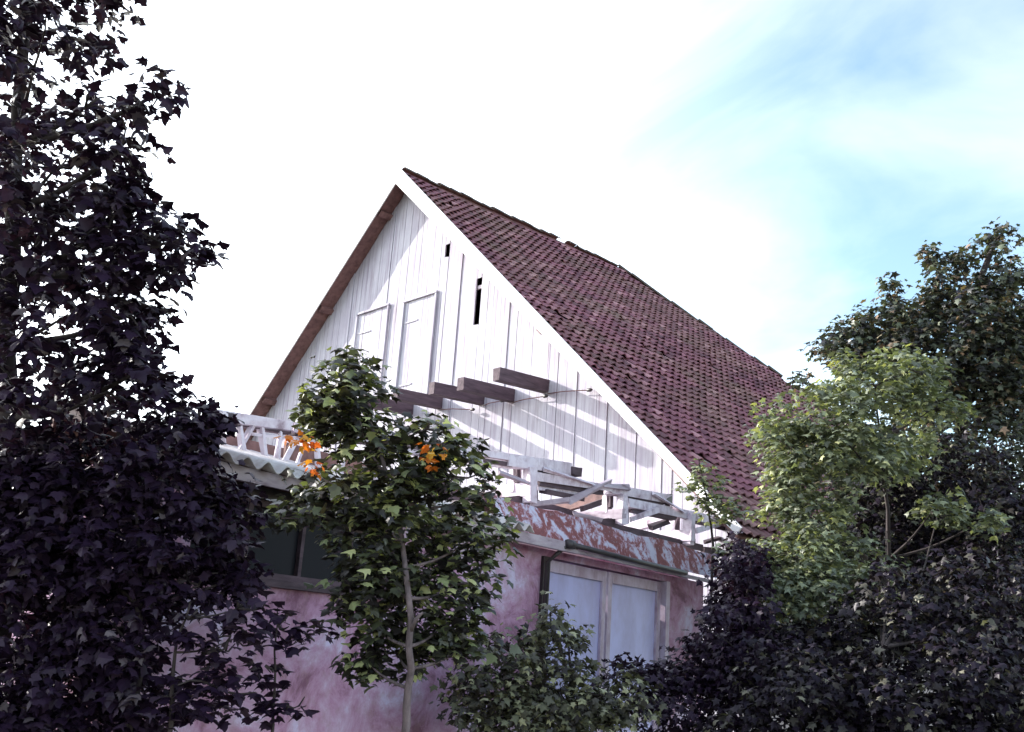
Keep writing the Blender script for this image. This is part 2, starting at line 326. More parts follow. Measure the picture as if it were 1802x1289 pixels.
for r in range(int(slope_len/ROW)+1):
    l = 0.10+r*ROW
    if l > slope_len-0.05: break
    yend = RIDGE_END+l*CS*0.95
    for c_ in range(int((yend-yv)/COLW)+1):
        yy = yv+0.145+c_*COLW+random.uniform(-0.012, 0.012)
        if yy > yend-0.05 or random.random() < 0.004: continue
        sag = -0.05*math.sin((yy-yv)*0.55)*math.exp(-l*0.15)-0.03*math.sin(l*1.1+yy*0.35)
        pos = np.array([AX, yy, AZ])+dn*(l+random.uniform(-0.018, 0.018))+nr*(0.0+sag*0.8+random.uniform(-0.005, 0.006)-0.045)
        spots.append((pos, random.uniform(-0.05, 0.05), random.uniform(-0.02, 0.025)))
def tile_matrix(pos, yaw, lift):
    X = dn+nr*lift; X /= np.linalg.norm(X); Y = al+X*yaw; Y -= X*np.dot(X, Y); Y /= np.linalg.norm(Y); Z = np.cross(X, Y)
    return X, Y, Z
vis = sorted(range(len(spots)), key=lambda i: depth(spots[i][0])-(0 if 2.2 < spots[i][0][2] else -100))
near = set(vis[:300]); bulkV = []; bulkF = []
for i, (pos, yaw, lift) in enumerate(spots):
    X, Y, Z = tile_matrix(pos, yaw, lift)
    if i in near:
        o = bpy.data.objects.new('tile', tme); col.objects.link(o); o.parent = rr
        o.matrix_local = Matrix(((X[0], Y[0], Z[0], pos[0]), (X[1], Y[1], Z[1], pos[1]), (X[2], Y[2], Z[2], pos[2]), (0, 0, 0, 1)))
    else:
        b = len(bulkV); bulkV += list(pos+tV[:, :1]*X+tV[:, 1:2]*Y+tV[:, 2:3]*Z); bulkF += [tuple(b+k for k in f) for f in tF]
bt = mesh_obj('roof_tiles', bulkV, bulkF, 'tile', rr); bt['kind'] = 'stuff'
# ridge and hip tiles
def ridge_tiles(p0, p1, side, n, skip=()):
    p0, p1 = np.array(p0, float), np.array(p1, float); d = (p1-p0)/n; dl = np.linalg.norm(d); d = d/dl
    s = np.array(side, float); s /= np.linalg.norm(s); u_ = np.cross(d, s); u_ = u_ if u_[2] > 0 else -u_
    for k in range(n):
        if k in skip: continue
        a = p0+d*dl*k; jz = random.uniform(-0.03, 0.025); V = []
        for e, rad in ((0, 0.125), (dl*1.06, 0.105)):
            for th in (0.05, 0.3, 0.5, 0.7, 0.95):
                V.append(a+d*e+s*rad*math.cos(math.pi*th)+u_*(rad*0.85*math.sin(math.pi*th)+jz-0.03))
        V += [v-u_*0.02 for v in V[:5]]
        mesh_obj('ridge_tile', V, [(i, i+1, i+6, i+5) for i in range(4)]+[(10+i, 11+i, 1+i, i) for i in range(4)], 'ridge', barn)
ridge_tiles((AX, yv+0.15, AZ), (AX, RIDGE_END, AZ), (1, 0, 0), 22, (15,))
ridge_tiles((AX, RIDGE_END, AZ), (AX+4.6, RIDGE_END+4.6*0.95, zr(AX+4.6)), (0.7, -0.74, 0.0), 18, (12,))
# hatches with proud frames
def hatch(pxl, pxr, pyt, zb):
    a = on_y(pxl, pyt, GY)[0]; b = on_y(pxr, pyt, GY)[0]; zt = on_y((pxl+pxr)/2, pyt, GY)[2]
    h = mesh_obj('hatch', *frame_leaf(a, b, zb, zt), 'limewash', barn)
    for xx in (a-0.03, b+0.03): box('frame', (xx, GY-0.038, (zb+zt)/2), (0.022, 0, 0), (0, 0.022, 0), (0, 0, (zt-zb)/2), 'limewash', h)
    box('frame', ((a+b)/2, GY-0.040, zt+0.03), ((b-a)/2+0.06, 0, 0), (0, 0.024, 0), (0, 0, 0.02), 'limewash', h)
    for f_ in (0.2, 0.8): box('hinge', (a+(b-a)*0.25, GY-0.026, zb+(zt-zb)*f_), ((b-a)*0.22, 0, 0), (0, 0.004, 0), (0, 0, 0.014), 'limewash', h)
def frame_leaf(a, b, zb, zt):
    V = []; Fc = []; n = 5
    for k in range(n):
        x0 = a+(b-a)*k/n+0.004; x1 = a+(b-a)*(k+1)/n-0.004; y = GY-0.010-random.uniform(0, 0.008); o = len(V)
        V += [(x0, y, zb), (x1, y, zb), (x1, y, zt), (x0, y, zt), (x0, y+0.02, zb), (x1, y+0.02, zb), (x1, y+0.02, zt), (x0, y+0.02, zt)]
        Fc += [tuple(o+i for i in f) for f in [(0, 1, 2, 3), (7, 6, 5, 4), (0, 4, 5, 1), (1, 5, 6, 2), (2, 6, 7, 3), (3, 7, 4, 0)]]
    return V, Fc
hatch(634, 684, 548, 4.75); hatch(716, 768, 526, 4.62)
# projecting beams with iron rods
beam_z = 4.42
for k, (px, py, ln, ex) in enumerate([(967, 684, 1.18, (1034, 687)), (905, 700, 1.20, (957, 698)), (853, 706, 1.20, (882, 706)), (779, 713, 1.10, (829, 721)), (728, 725, 1.15, None)]):
    a = on_y(px, py, GY); hw, hh = 0.082, 0.110
    bm = box('beam', (a[0]-hw, GY+0.1-ln/2-0.05, a[2]+0.02), (hw, 0, 0), (0, ln/2+0.05, 0.03), (0, 0, hh), 'beam', barn, 0.008)
    if ex:
        e = on_y(ex[0], ex[1], GY-0.10); s_ = np.array([a[0], GY-0.03, a[2]-0.10])
        tube('iron_rod', [s_, (s_*0.6+e*0.4)+np.array([0, -0.02, 0.01]), e], [0.009]*3, 'rust', bm, 6)
        dd = (e-s_)/np.linalg.norm(e-s_); tube('rod_end', [e-dd*0.02, e, e+dd*0.08, e+dd*0.12], [0.012, 0.03, 0.03, 0.008], 'metal', bm, 8)

# ------------------------------------------------------------------ low annex (shed) in front of the barn
E0 = np.array([-5.66, 2.76, 0.95]); U = np.array([-1.5, 7.02, 0.0]); U /= np.linalg.norm(U); N = np.array([U[1], -U[0], 0.0]); Z = np.array([0, 0, 1.0])
def sp(s, w, z): return np.array([E0[0], E0[1], 0])+U*s-N*w+Z*z        # s along the eave, w away from the camera, z height above eye
def on_w(px, py, w): return on_plane(px, py, sp(0, w, 0), N)
def s_of(p): return float(np.dot(p-np.array([E0[0], E0[1], 0]), U))
annex = thing('shed', 'low shed with mauve plaster wall, corrugated eave and pale blue double doors', 'shed', tuple(sp(3.5, 1.5, GROUND)))
WW = 0.25; S0, S1 = -0.30, 7.62; DEEP = 1.7
def sbox(name, s0, s1, w0, w1, z0, z1, m, parent=annex, jit=0.0):
    return box(name, sp((s0+s1)/2, (w0+w1)/2, (z0+z1)/2), U*((s1-s0)/2), -N*((w1-w0)/2), Z*((z1-z0)/2), m, parent, jit)
wall_top = 0.93
# wall pieces around the openings
win = (0.15, 2.05, 0.35, 0.86); dor = (4.16, 6.62, GROUND, 0.86)
sbox('wall', S0, win[0], WW, WW+0.2, GROUND, wall_top, 'plaster')
sbox('wall', win[0], win[1], WW, WW+0.2, GROUND, win[2], 'plaster'); sbox('wall', win[0], win[1], WW, WW+0.2, win[3], wall_top, 'metal')  # strip above the window is near-black: eave shade put into its colour
sbox('wall', win[1], dor[0], WW, WW+0.2, GROUND, wall_top, 'plaster'); sbox('wall', dor[0], dor[1], WW, WW+0.2, dor[3], wall_top, 'plaster')
sbox('wall', dor[1], S1, WW, WW+0.2, GROUND, wall_top, 'plaster')
sbox('end_wall', S0, S0+0.2, WW+0.2, DEEP, GROUND, wall_top, 'plaster'); sbox('end_wall', S1-0.2, S1, WW+0.2, DEEP, GROUND, wall_top+0.3, 'plaster')
sbox('rear_wall', S0, S1, DEEP-0.2, DEEP, GROUND, wall_top, 'plaster')
# window
wd = sbox('window', win[0], win[1], WW+0.10, WW+0.115, win[2], win[3], 'glass')
for a, b in ((win[0], win[0]+0.05), (win[1]-0.05, win[1]), (0.62, 0.66), (1.12, 1.15), (1.60, 1.63)): sbox('frame', a, b, WW+0.06, WW+0.097, win[2], win[3], 'beam', wd)
for a, b in ((win[2], win[2]+0.045), (win[3]-0.045, win[3])): sbox('frame', win[0]+0.051, win[1]-0.051, WW+0.058, WW+0.096, a, b, 'beam', wd)
sbox('sill', win[0]-0.06, win[1]+0.06, WW-0.06, WW+0.05, win[2]-0.05, win[2]-0.002, 'beam', wd)
# double door: two framed leaves with pale blue panels
for (a, b) in ((4.19, 5.37), (5.41, 6.59)):
    d_ = sbox('door', a, b, WW+0.075, WW+0.10, GROUND+0.02, 0.845, 'doorblue')
    for q in ((a, a+0.08), (b-0.08, b)): sbox('stile', q[0], q[1], WW+0.045, WW+0.073, GROUND+0.02, 0.845, 'doorframe', d_, 0.003)
    for q in ((0.74, 0.845), (-0.62, -0.52), (GROUND+0.02, GROUND+0.2)): sbox('rail', a+0.082, b-0.082, WW+0.047, WW+0.074, q[0], q[1], 'doorframe', d_, 0.003)
    sbox('handle', b-0.06, b-0.03, WW+0.005, WW+0.043, -0.55, -0.38, 'metal', d_)
sbox('door_post', dor[0]-0.10, dor[0]+0.015, WW-0.03, WW+0.12, GROUND, 0.86, 'metal')
sbox('door_post', dor[1]-0.015, dor[1]+0.07, WW-0.02, WW+0.12, GROUND, 0.86, 'doorframe')
# corrugated roof, left part: single sheets, seven waves each
PIT, AMP, SLR = 0.165, 0.030, 0.25
sheet_end = s_of(on_w(925, 947, 0)); s = S0-0.15; roof_w = 1.25
while s < sheet_end-0.1:
    e = min(s+7*PIT, sheet_end); n = int((e-s)/PIT*8)+1; V = []; Fc = []; dz = random.uniform(-0.008, 0.008); ov = random.uniform(-0.03, 0.03)
    for j, w in enumerate((-0.10+ov, 0.4, 0.8, roof_w)):
        for i in range(n+1):
            q = s+(e-s)*i/n+0.0; V.append(sp(q, w, 0.985+AMP+dz+SLR*(w+0.1)*1.0+AMP*math.sin(2*math.pi*q/PIT)))
    m_ = n+1; nb = len(V)
    V += [v-Z*0.012 for v in V]
    for j in range(3):
        for i in range(n): Fc += [(j*m_+i, j*m_+i+1, (j+1)*m_+i+1, (j+1)*m_+i), (nb+(j+1)*m_+i, nb+(j+1)*m_+i+1, nb+j*m_+i+1, nb+j*m_+i)]
    for i in range(n): Fc.append((i, nb+i, nb+i+1, i+1))
    mesh_obj('corrugated_sheet', V, Fc, 'asbestos', annex, True); s = e-0.03
# fascia board under the sheets, dark space behind
sbox('fascia', S0-0.1, 2.15, -0.02, 0.015, 0.90, 0.985, 'fascia', annex, 0.006); sbox('fascia', 2.17, 4.25, -0.025, 0.01, 0.895, 0.98, 'fascia', annex, 0.006)
# red painted parapet band on the right part, flat roof behind it
def band(name, s0, s1, m, n=26):
    V = []; Fc = []
    for i in range(n+1):
        q = s0+(s1-s0)*i/n; t = 1.27+0.012*math.sin(q*3.1)+random.uniform(-0.010, 0.010)
        V += [sp(q, 0.02, 0.975), sp(q, 0.06+random.uniform(-0.01, 0.01), 1.10), sp(q, 0.13, t), sp(q, 0.55, t+0.05)]
    for i in range(n):
        for k in range(3): Fc.append((i*4+k, (i+1)*4+k, (i+1)*4+k+1, i*4+k+1))
    return mesh_obj(name, V, Fc, m, annex)
band('parapet', sheet_end-0.35, S1+0.03, 'peel')
sbox('flat_roof', sheet_end-0.1, S1, 0.5, DEEP, 1.18, 1.27, 'asbestos')
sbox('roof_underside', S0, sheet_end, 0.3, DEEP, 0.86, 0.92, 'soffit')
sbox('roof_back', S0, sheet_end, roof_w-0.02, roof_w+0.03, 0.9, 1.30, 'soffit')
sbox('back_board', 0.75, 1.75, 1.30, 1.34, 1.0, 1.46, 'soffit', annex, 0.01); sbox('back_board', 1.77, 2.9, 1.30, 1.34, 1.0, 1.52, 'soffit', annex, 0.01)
sbox('back_board', 3.6, 5.4, 1.50, 1.55, 1.2, 1.60, 'beam', annex, 0.015); sbox('back_board', 5.42, 7.6, 1.50, 1.55, 1.2, 1.68, 'beam', annex, 0.015)
# gutter
gt = tube('gutter', [sp(4.05, -0.05, 0.965), sp(5.2, -0.055, 0.95), sp(6.5, -0.05, 0.945)], [0.026, 0.024, 0.026], 'metal', annex, 8)
tube('gutter_end', [sp(4.02, -0.05, 0.965), sp(4.12, -0.05, 0.965)], [0.042, 0.042], 'metal', gt, 10)
sbox('fascia', 4.27, S1, -0.012, 0.018, 0.905, 0.94, 'fascia', annex, 0.004)
tube('downpipe', [sp(4.02, -0.03, 0.94), sp(4.03, 0.16, 0.80), sp(4.03, 0.19, GROUND)], [0.022]*3, 'metal', annex, 8)

# ------------------------------------------------------------------ timber lattice standing on the shed roof
lat = thing('timber_lattice', 'weathered white timber lattice of rails, posts and braces standing on the shed roof', 'lattice', tuple(sp(3.5, 0.8, 1.3)))
LW = 0.80
def plank_px(name, a, b, wpx, p0, n, th=0.05, jit=0.012, m='whitewood', back=0.0):
    n = np.array(n, float); p0 = np.array(p0, float)-n*back
    A = on_plane(a[0], a[1], p0, n); B = on_plane(b[0], b[1], p0, n); c = (A+B)/2
    wid = wpx*{'shade_plank': 1.45, 'rail': 1.12, 'post': 1.15, 'brace': 1.15}.get(name, 1.0)*depth(c)/F; d = B-A; L_ = np.linalg.norm(d); d /= L_; s_ = np.cross(n, d)
    return box(name, c-n*th/2, d*(L_/2), s_*(wid/2), -n*(th/2), m, lat, jit)
P0 = sp(0, LW, 0)
def front(name, a, b, w, **k): return plank_px(name, a, b, w, P0, N, **k)
# long rails
front('rail', (372, 728), (516, 750), 17, th=0.07); front('rail', (521, 750), (700, 774), 15, back=-0.02)
front('rail', (664, 768), (910, 806), 14, th=0.07); front('rail', (690, 788), (905, 820), 9, back=0.03)
front('rail', (896, 810), (1006, 824), 20, th=0.12); front('rail_end', (1008, 827), (1024, 831), 15, th=0.16, m='beam', back=-0.02)
front('rail', (945, 839), (1078, 860), 12); front('rail', (946, 857), (1034, 871), 10, back=0.05)
front('rail', (1078, 861), (1181, 878), 15, th=0.12); front('rail', (1108, 885), (1287, 921), 14); front('rail', (1289, 916), (1392, 936), 14)
front('rail', (1110, 897), (1170, 906), 7, back=0.06); front('rail', (444, 764), (562, 776), 4, th=0.03, back=0.03)
front('rail_end', (1174, 877), (1184, 879), 17, th=0.14, m='metal', back=-0.01)
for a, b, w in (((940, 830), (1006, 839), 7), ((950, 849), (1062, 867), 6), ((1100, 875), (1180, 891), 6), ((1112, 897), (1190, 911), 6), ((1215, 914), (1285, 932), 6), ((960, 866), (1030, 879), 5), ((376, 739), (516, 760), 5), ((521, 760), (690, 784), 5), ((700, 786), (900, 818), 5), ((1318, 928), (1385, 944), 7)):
    front('shade_plank', a, b, w, th=0.08, m='beam', back=0.03)  # dark planks added to draw the shaded undersides of the rails
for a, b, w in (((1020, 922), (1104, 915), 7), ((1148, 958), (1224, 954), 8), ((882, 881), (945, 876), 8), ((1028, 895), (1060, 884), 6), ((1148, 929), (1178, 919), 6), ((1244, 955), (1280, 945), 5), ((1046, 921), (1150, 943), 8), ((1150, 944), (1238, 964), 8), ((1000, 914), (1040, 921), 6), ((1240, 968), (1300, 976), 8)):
    front('shade_plank', a, b, w, th=0.06, m='beam', back=0.10)  # more dark planks, drawing the shadow gaps below the frames and lattice
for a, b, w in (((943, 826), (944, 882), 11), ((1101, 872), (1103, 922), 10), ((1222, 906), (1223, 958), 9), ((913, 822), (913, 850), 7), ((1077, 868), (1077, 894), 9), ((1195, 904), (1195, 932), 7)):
    front('shade_post', a, b, w, th=0.05, m='beam', back=0.12)  # dark strips added as the posts' shaded sides and the slots between them
# left struts
for a, b, w in (((424, 750), (432, 800), 8), ((447, 749), (419, 800), 7), ((463, 752), (474, 822), 8), ((496, 760), (488, 824), 6), ((522, 776), (496, 824), 7), ((540, 776), (522, 826), 6), ((395, 742), (400, 792), 6), ((560, 770), (566, 835), 7), ((615, 770), (600, 840), 7), ((655, 772), (668, 845), 8)):
    front('strut', a, b, w, th=0.04, back=0.02)
# loose broken laths lying across the frames
for a, b, w in (((958, 826), (1046, 852), 5), ((1000, 884), (1078, 846), 6), ((1062, 852), (1108, 858), 6), ((1112, 915), (1172, 894), 8), ((1150, 868), (1206, 902), 5), ((1225, 935), (1300, 912), 7), ((880, 832), (938, 852), 6), ((1010, 905), (1060, 918), 6), ((760, 778), (850, 812), 5), ((1296, 948), (1352, 930), 6), ((936, 890), (1000, 880), 6)):
    front('lath', a, b, w, th=0.025, back=-0.03, jit=0.02, m='whitewood' if w != 6 else 'fascia')
# cross frames standing at right angles to the eave (facing the gable's way)
FN = np.array([0.0, -1.0, 0.0])
def frame_at(px, py):
    return on_w(px, py, LW)
def cross_frame(anchor, planks):
    p0 = frame_at(*anchor)
    for nm, a, b, w, th, *mm in planks: plank_px(nm, a, b, w, p0, FN, th=th, m=(mm or ['whitewood'])[0])
cross_frame((928, 850), [('post', (902, 820), (900, 866), 14, 0.09), ('post', (927, 822), (926, 884), 19, 0.10), ('rail', (872, 866), (935, 861), 20, 0.07)])
cross_frame((1090, 890), [('post', (1064, 866), (1063, 902), 12, 0.08), ('post', (1090, 868), (1089, 922), 14, 0.10), ('brace', (970, 898), (1064, 872), 15, 0.06, 'soffit'), ('rail', (968, 911), (1095, 904), 14, 0.07, 'fascia')])  # brace in a browner material, its shade put into the colour
cross_frame((1210, 930), [('post', (1185, 898), (1184, 934), 10, 0.08), ('post', (1209, 902), (1207, 958), 16, 0.10), ('brace', (1082, 931), (1182, 909), 17, 0.06), ('rail', (1128, 945), (1216, 943), 17, 0.07)])
cross_frame((1292, 945), [('brace', (1232, 943), (1296, 920), 18, 0.06), ('rail', (1234, 963), (1302, 957), 14, 0.07), ('post', (1298, 924), (1297, 970), 12, 0.08)])

# ------------------------------------------------------------------ vegetation
half = [(0.16, -0.08), (0.44, 0.02), (0.33, 0.19), (0.62, 0.44), (0.35, 0.45), (0.24, 0.60), (0.20, 0.68)]
out_hi = [(0, 0)]+half+[(0, 1.0)]+[(-x, y) for x, y in reversed(half)]
half_lo = [(0.38, 0.0), (0.30, 0.22), (0.55, 0.48), (0.24, 0.56)]
out_lo = [(0, 0)]+half_lo+[(0, 1.0)]+[(-x, y) for x, y in reversed(half_lo)]
NV = 5
def leaf_template(outl, v):
    """one of NV leaf shapes: lobes of uneven length, folded along the midrib, tip curled, blade twisted"""
    r = random.Random(100+v); fold = r.uniform(0.05, 0.55); curl = r.uniform(-0.1, 0.55); twist = r.uniform(-0.35, 0.35); wide = r.uniform(0.8, 1.15)
    bend = lambda x, y: (x, y, -fold*abs(x)-curl*max(0, y-0.35)**2*1.6+twist*x*y)
    V = [bend(0.0, 0.36)]
    for x, y in outl:
        k = r.uniform(0.82, 1.16) if x else 1.0
        V.append(bend(x*k*wide, 0.3+(y-0.3)*k))
    n = len(outl); return np.array(V), [(0, 1+i, 1+(i+1) % n) for i in range(n)]
LEAF = {'hi': [leaf_template(out_hi, v) for v in range(NV)], 'lo': [leaf_template(out_lo, v) for v in range(NV)]}
leaf_me = {}
def leaf_mesh(kind, m, v):
    if (kind, m, v) not in leaf_me:
        V, Fc = LEAF[kind][v]; me = bpy.data.meshes.new('leaf'); me.from_pydata([tuple(q) for q in V], [], Fc); me.materials.append(M[m]); leaf_me[(kind, m, v)] = me
    return leaf_me[(kind, m, v)]
def unit(a): return a/(np.linalg.norm(a, axis=-1, keepdims=True)+1e-9)
def scatter(blobs, size, per, spread, flat=1.0):
    """blobs: (px, py, depth, rx_px, ry_px, depth radius in m, clusters) -> positions, tip directions, normals, sizes"""
    P = []; O = []
    for (px, py, D, rx, ry, rd, k) in blobs:
        q = rng.normal(size=(k, 3)); q = unit(q)*(rng.uniform(0.12, 1.0, (k, 1))**0.45)
        c = at_depth(px, py, D); sc = D/F
        cen = c+q[:, :1]*rt*rx*sc+q[:, 1:2]*up*ry*sc+q[:, 2:3]*fw*rd
        m = rng.integers(max(2, per-3), per+4, k)
        for i in range(k):
            o = unit(rng.normal(size=(m[i], 3))); P.append(cen[i]+o*spread*rng.uniform(0.25, 1.0, (m[i], 1))*np.array([1, 1, 0.7])); O.append(unit(o+0.6*(cen[i]-c)/np.linalg.norm(cen[i]-c+1e-6)))
    P = np.concatenate(P); O = np.concatenate(O)
    k = P[:, 2] > GROUND+0.05; P = P[k]; O = O[k]
    nrm = unit(np.array([0, 0, 1.0])*flat+0.55*O*np.array([1, 1, 0.3])+0.45*rng.normal(size=P.shape))
    tip = O+np.array([0, 0, -0.35])+0.5*rng.normal(size=P.shape); tip = unit(tip-nrm*np.sum(tip*nrm, 1, keepdims=True)); side = np.cross(tip, nrm)
    return P, side, tip, nrm, size*(0.45+0.95*rng.beta(2.2, 2.2, len(P)))
def leaf_bulk(name, data, kind, m, parent):
    P, X, Y, Zn, S = data; T = np.array([t[0] for t in LEAF[kind]])[np.arange(len(P)) % NV]; Fc = LEAF[kind][0][1]; k = T.shape[1]
    V = P[:, None, :]+S[:, None, None]*(T[:, :, :1]*X[:, None, :]+T[:, :, 1:2]*Y[:, None, :]+T[:, :, 2:3]*Zn[:, None, :])
    V = V.reshape(-1, 3); Fa = np.array(Fc); Fall = (Fa[None]+(np.arange(len(P))*k)[:, None, None]).reshape(-1)
    me = bpy.data.meshes.new(name); me.vertices.add(len(V)); me.vertices.foreach_set('co', V.ravel()); nf = len(Fall)//3
    me.loops.add(len(Fall)); me.loops.foreach_set('vertex_index', Fall.astype(np.int32)); me.polygons.add(nf)
    me.polygons.foreach_set('loop_start', np.arange(0, len(Fall), 3, dtype=np.int32)); me.polygons.foreach_set('loop_total', np.full(nf, 3, dtype=np.int32))
    me.update(); me.validate(); me.materials.append(M[m]); o = link(name, me, parent); o['kind'] = 'stuff'; return o
def leaf_objs(data, idx, kind, m, parent):
    P, X, Y, Zn, S = data
    for i in idx:
        o = bpy.data.objects.new('leaf', leaf_mesh(kind, m, int(i) % NV)); col.objects.link(o); o.parent = parent; s = S[i]
        o.matrix_local = Matrix([[X[i][r]*s, Y[i][r]*s, Zn[i][r]*s, P[i][r]] for r in range(3)]+[[0, 0, 0, 1]])
def front_most(data, n):
    P = data[0]; v = P@fw; a = P@rt/v*F+IW/2; b = IH/2-P@up/v*F
    ok = (a > 0) & (a < IW) & (b > 0) & (b < IH); cell = {}
    order = [i for i in np.argsort(v) if ok[i]]; pick = []
    for i in order:
        key = (int(a[i]//14), int(b[i]//14))
        if key in cell: continue
        cell[key] = 1; pick.append(i)
        if len(pick) >= n: break
    return pick
def curve(p0, p1, bend, n=6):
    p0, p1 = np.array(p0, float), np.array(p1, float); return [p0+(p1-p0)*t+np.array(bend)*math.sin(math.pi*t) for t in np.linspace(0, 1, n)]
def tree(name, label, cat, base, trunk_px, D, r0_, blobs, size, per, spread, kind, m, nleaf=0, group=None, flat=1.5, bk='bark_dark'):
    root = thing(name, label, cat, tuple(base), group)
    spray = []                                    # small shoots that break up the outline
    for (px, py, d, rx, ry, rd, k) in blobs:
        if k < 12: continue
        for _ in range(3):
            th = rng.uniform(0, 2*math.pi); spray.append((px+rx*1.08*math.cos(th), py+ry*1.08*math.sin(th), d+rng.uniform(-0.5, 0.5)*rd, 16*size*F/d/22, 9*size*F/d/22, 0.08, 3))
    main = blobs; blobs = blobs+spray
    pts = [np.array(base)]+[at_depth(px, py, d) for px, py, d in trunk_px]
    fine = []
    for i in range(len(pts)-1): fine += [pts[i]+(pts[i+1]-pts[i])*t for t in (0, 0.33, 0.66)]
    fine.append(pts[-1]); fine = [p+(rng.uniform(-0.012, 0.012, 3) if 0 < i < len(fine)-1 else 0) for i, p in enumerate(fine)]
    tr = tube('trunk', fine, [r0_*(1-0.75*i/(len(fine)-1)) for i in range(len(fine))], bk, root, 10)
    for (px, py, d, rx, ry, rd, k) in main:
        c = at_depth(px, py, d); cand = [p for p in fine if p[2] < c[2]-0.05] or fine[:2]
        st = min(cand, key=lambda p: np.linalg.norm(p-c)+0.3*abs(p[2]-c[2]))
        L_ = np.linalg.norm(c-st)
        if L_ > 0.15:
            rb = min(r0_*0.45, 0.012+0.02*L_); cv = curve(st, c, (0, 0, -0.06*L_)); tube('branch', cv, [rb*(1-0.7*t) for t in np.linspace(0, 1, 6)], bk, root, 6)
        for _ in range(3):
            e = c+(rng.uniform(-0.8, 0.8)*rt*rx+rng.uniform(-0.6, 0.9)*up*ry)*d/F+fw*rng.uniform(-0.7, 0.7)*rd
            tube('twig', curve(c, e, rng.uniform(-0.05, 0.05, 3), 4), [0.008, 0.006, 0.005, 0.003], bk, root, 5)
    data = scatter(blobs, size, per, spread, flat)
    pick = front_most(data, nleaf) if nleaf else []
    keep = np.ones(len(data[0]), bool); keep[pick] = False
    cr = leaf_bulk('crown', tuple(d[keep] for d in data), kind, m, root)
    if nleaf: leaf_objs(data, pick, kind, m, cr)
    return root, cr
def base_of(px, py, D): p = at_depth(px, py, D); return (p[0], p[1], GROUND)

# tall dark maple at the left edge
lb = base_of(20, 900, 5.7)
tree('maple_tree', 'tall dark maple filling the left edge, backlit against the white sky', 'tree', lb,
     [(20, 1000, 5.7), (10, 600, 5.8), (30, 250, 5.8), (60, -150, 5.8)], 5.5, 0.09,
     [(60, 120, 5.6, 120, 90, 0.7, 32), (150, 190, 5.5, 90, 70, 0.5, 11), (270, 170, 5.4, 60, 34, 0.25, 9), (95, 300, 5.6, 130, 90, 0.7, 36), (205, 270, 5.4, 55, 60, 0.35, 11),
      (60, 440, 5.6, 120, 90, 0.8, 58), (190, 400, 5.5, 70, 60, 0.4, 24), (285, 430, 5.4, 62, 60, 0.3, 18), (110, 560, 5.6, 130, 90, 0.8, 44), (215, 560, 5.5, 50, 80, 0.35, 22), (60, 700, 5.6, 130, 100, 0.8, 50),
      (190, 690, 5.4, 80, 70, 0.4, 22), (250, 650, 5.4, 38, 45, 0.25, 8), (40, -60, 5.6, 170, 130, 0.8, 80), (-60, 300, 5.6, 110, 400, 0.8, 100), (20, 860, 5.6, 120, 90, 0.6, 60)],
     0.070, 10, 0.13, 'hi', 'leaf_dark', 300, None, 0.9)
# dark undergrowth in front of the shed's left end
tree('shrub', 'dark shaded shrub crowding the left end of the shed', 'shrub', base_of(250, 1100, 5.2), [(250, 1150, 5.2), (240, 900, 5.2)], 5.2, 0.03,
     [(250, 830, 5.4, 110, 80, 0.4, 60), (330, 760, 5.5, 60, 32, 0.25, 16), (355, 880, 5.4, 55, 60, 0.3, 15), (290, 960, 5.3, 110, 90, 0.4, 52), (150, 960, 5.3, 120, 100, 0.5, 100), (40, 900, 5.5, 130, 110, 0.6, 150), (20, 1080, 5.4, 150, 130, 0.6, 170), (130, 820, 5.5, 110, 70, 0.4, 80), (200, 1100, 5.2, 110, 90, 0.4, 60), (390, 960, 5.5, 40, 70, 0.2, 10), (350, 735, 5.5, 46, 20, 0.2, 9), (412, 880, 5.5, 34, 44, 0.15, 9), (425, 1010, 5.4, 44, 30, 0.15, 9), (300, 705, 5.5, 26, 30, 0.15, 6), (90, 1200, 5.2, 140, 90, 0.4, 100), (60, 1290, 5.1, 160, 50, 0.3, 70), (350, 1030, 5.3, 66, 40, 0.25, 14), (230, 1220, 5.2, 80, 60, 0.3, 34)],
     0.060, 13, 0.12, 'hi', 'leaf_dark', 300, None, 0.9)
# two thin saplings before the mauve wall
tree('sapling', 'thin dark sapling with a curved stem before the mauve wall', 'sapling', base_of(300, 1280, 5.0), [(303, 1270, 5.0), (308, 1150, 5.0), (335, 1060, 5.0)], 5.0, 0.016,
     [(330, 1090, 5.0, 60, 40, 0.15, 7), (400, 1130, 5.0, 90, 26, 0.15, 9), (380, 1210, 5.0, 90, 42, 0.2, 17), (300, 1230, 5.0, 50, 40, 0.15, 8), (420, 1070, 5.0, 60, 18, 0.1, 5)], 0.07, 6, 0.09, 'hi', 'leaf_dark', 60, 'saplings by the wall')
tree('sapling', 'slender sapling with sparse dark leaves beside the pink plaster patch', 'sapling', base_of(480, 1280, 5.4), [(478, 1280, 5.4), (484, 1180, 5.4), (488, 1070, 5.4)], 5.4, 0.012,
     [(490, 1100, 5.4, 50, 26, 0.12, 6), (540, 1120, 5.4, 46, 16, 0.1, 4), (480, 1180, 5.4, 40, 34, 0.12, 6), (500, 1240, 5.4, 44, 24, 0.12, 6), (440, 1120, 5.4, 40, 20, 0.1, 4)], 0.07, 6, 0.09, 'hi', 'leaf_dark', 40, 'saplings by the wall')
